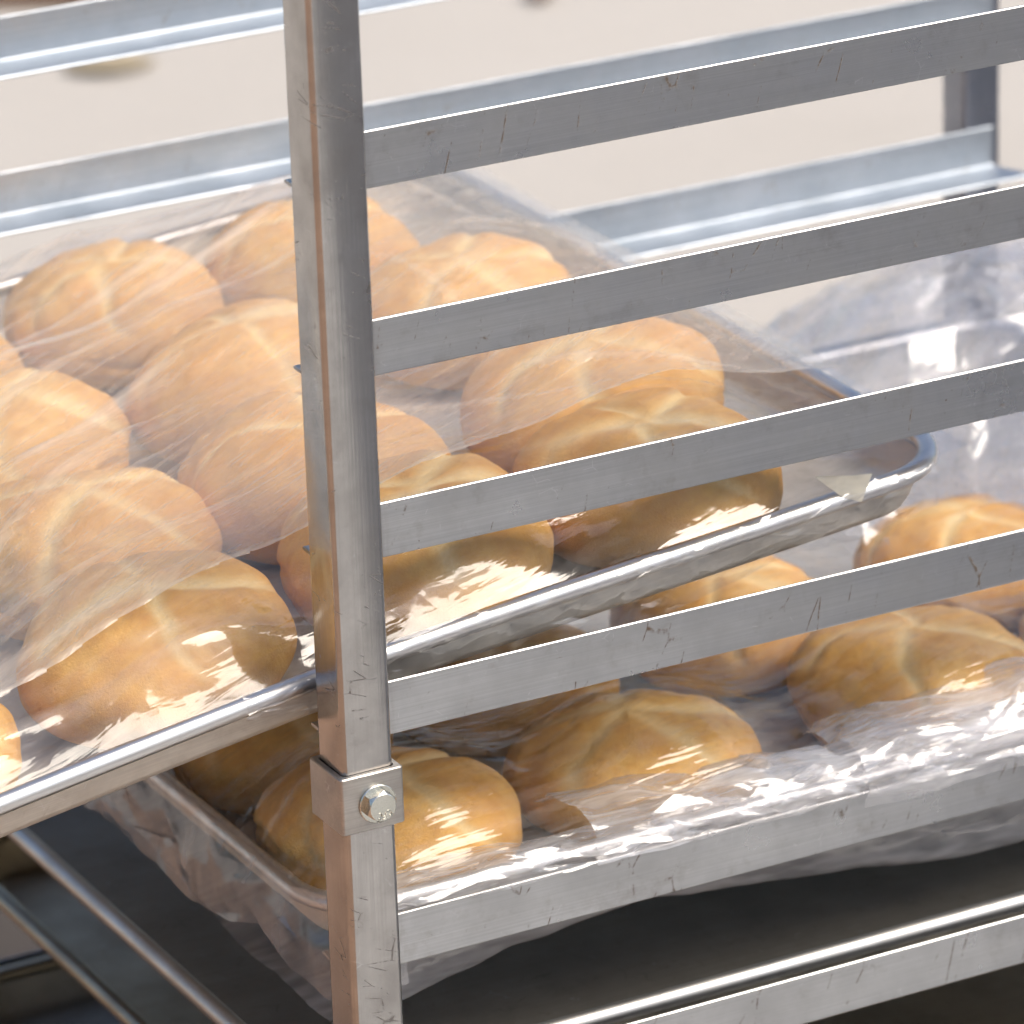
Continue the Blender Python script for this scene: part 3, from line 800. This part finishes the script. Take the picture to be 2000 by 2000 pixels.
# bunched edge along the near rim: layers of crumpled film lying over the bead
def strip(k, x0, x1, yin, hgt, droop0):
    n = VNoise(77+k)
    def f(u, v):
        x = x0+(x1-x0)*u
        fat = 0.9+0.45*float(n(x/70, 3))+0.2*float(n(x/25, 9))
        dr = droop0*(0.7+0.8*max(0.0, float(n(x/75+5, 7))))
        if v < 0.62:
            t = v/0.62; a = math.pi*(0.06+0.60*t)
            y = yin*fat*(1-t)-9.0*t; z = 2.0+hgt*fat*math.sin(a)
        else:
            t = (v-0.62)/0.38
            y = -9.0-3.2*min(1, t*3); z = 2.0+hgt*fat*math.sin(math.pi*0.66)-t*(hgt*fat*0.86+2+dr)
        return (x, y, z)
    return f
link("bunched_edge", crumpled("bunched_edge", strip(0, 10, 645, 26, 7.0, 2.5), 64, 9, 1.9, 5), M_BUNCH, bag5, 55)
link("bunched_edge", crumpled("bunched_edge", strip(1, 120, 645, 38, 11.0, 5.0), 40, 9, 3.0, 6), M_BUNCH, bag5, 55)
link("bunched_edge", crumpled("bunched_edge", strip(2, 250, 645, 48, 15.0, 6.5), 26, 8, 3.8, 7), M_BUNCH, bag5, 55)
# gathered, puffed-up end of the bag at the back
def puff_shape(k, lift):
    n = VNoise(61+k)
    def f(u, v):
        x = 385+290*u; y = 110+355*v
        r = math.hypot((x-575)/170, (y-300)/195)
        z = 8+lift*max(0, 1-r**2.4)**0.7+10*float(n(x/45, y/45))+24*math.exp(-((x-610)/45)**2-((y-225)/55)**2)
        return (x, y, max(z, 6))
    return f
M_PUFF = film_mat("gathered_film", milk=(0.05, 0.32), streak=(20, 60, 60), rot=0.7, wr=0.6, crumple=0.6, cr_scale=40, rough=0.10, spec=0.12)
link("gathered_end", crumpled("gathered_end", puff_shape(0, 60), 15, 17, 7.5, 15), M_PUFF, bag5, 16)
link("gathered_end", crumpled("gathered_end", puff_shape(1, 40), 11, 13, 9.0, 16), M_PUFF, bag5, 16)
# slack underside sagging below the runner
def underside():
    n = VNoise(9)
    sx = np.arange(14, 646, 3.0); sy = np.concatenate([np.linspace(17.5, 60, 26), np.linspace(66, 440, 50)])
    Xg, Yg = np.meshgrid(sx, sy, indexing='ij')
    sag = np.interp(Xg, [14, 30, 60, 100, 165, 220, 330, 645], [42, 41, 34, 27, 20, 27, 42, 46])+3*n(Xg/50, 0*Xg)
    sh = np.sin(np.clip((Yg-17)/13, 0, 1)*math.pi/2)**0.8*np.clip((450-Yg)/330, 0, 1)
    Zg = -26.2-sag*sh+(1.5*ridged(n, Xg/60, Yg/14)+3.0*(facets(Xg, Yg, 45, 33)-0.8))*np.clip((Yg-17)/15, 0, 1)*np.clip((450-Yg)/40, 0, 1)
    Zg = np.minimum(Zg, -25.9)
    return grid_mesh("underside", Xg, Yg, Zg)
link("underside", underside(), M_UNDER, bag5, 180)
# open end hanging from the front rim
def skirt_shape():
    n = VNoise(14)
    LS = [0, 120, 200, 245, 285, 300, 320, 350]
    def f(u, v):
        L = 350*u
        if L < 294: x, y, nx_, ny_ = 0.0, 330-L, -1.0, 0.0
        else:
            t = (L-294)/36; x, y, nx_, ny_ = 36-36*math.cos(t), 36-36*math.sin(t), -math.cos(t), -math.sin(t)
        drop = float(np.interp(L, LS, [46, 44, 41, 35, 27, 42, 48, 42]))+4*float(n(L/40, 2))
        outw = float(np.interp(L, [0, 150, 260, 290, 340], [5, 6, 7, 6, 1.0]))
        o_ = outw*math.sin(min(1, v*1.5)*math.pi/2)*(1-0.5*v)+1.0+4*v*float(n(L/28+4, v*1.5))
        return (x+nx_*o_, max(y+ny_*o_, -5.5), 0.8-drop*v)
    return f
link("front_skirt", crumpled("front_skirt", skirt_shape(), 19, 4, 3.2, 44, edge=0.15), M_SKIRT, bag5, 38)

# ------------------------------------------------------------------ things far behind, out of focus
def leaf():
    n = 14; V = []; F = []
    for i in range(n+1):
        t = i/n; w = 17*math.sin(math.pi*t)**0.7*(1-0.25*t)+0.3
        for k in range(5):
            u_ = k/2-1
            V.append((46*(t-0.5), w*u_, 3+2.5*u_*u_+2.5*math.sin(t*4)))
    V += [(a, b_, c-0.8) for a, b_, c in V]; m_ = 5*(n+1)
    for i in range(n):
        for k in range(4):
            a = i*5+k; F.append((a, a+5, a+6, a+1)); F.append((a+m_, a+1+m_, a+6+m_, a+5+m_))
    return mesh("dry_leaf", V, F)
lf = link("dry_leaf", leaf(), M_WOOD)
lf.matrix_world = Matrix.Translation((1528*U, 2640*U, (GZ+1)*U)) @ Matrix.Rotation(math.radians(60), 4, 'Z')
tag(lf, "blurred dark brown dry leaf on the pale ground at the top edge", "leaf")
def board():
    bm = bmesh.new(); bm_box(bm, -120, 120, -60, 60, 0, 14, 3); return bm_mesh("wooden_board", bm)
bo_ = link("wooden_board", board(), M_WOOD)
bo_.matrix_world = Matrix.Translation((1128*U, 2958*U, GZ*U)) @ Matrix.Rotation(math.radians(-35), 4, 'Z')
tag(bo_, "blurred dark brown board on the ground in the top left corner", "board")
lf2 = lf.copy(); lf2.data = lf.data.copy(); lf2.data.materials.clear(); COL.objects.link(lf2)
lf2.data.materials.append(stone_mat("tan_leaf", (0.36, 0.30, 0.20), (0.31, 0.25, 0.165), 20, 0.2))
lf2.matrix_world = Matrix.Translation((1074*U, 2668*U, (GZ+1)*U)) @ Matrix.Rotation(math.radians(-20), 4, 'Z') @ Matrix.Diagonal((1.9, 2.2, 1, 1))
tag(lf2, "blurred pale tan leaf on the ground below the top left runner", "leaf")
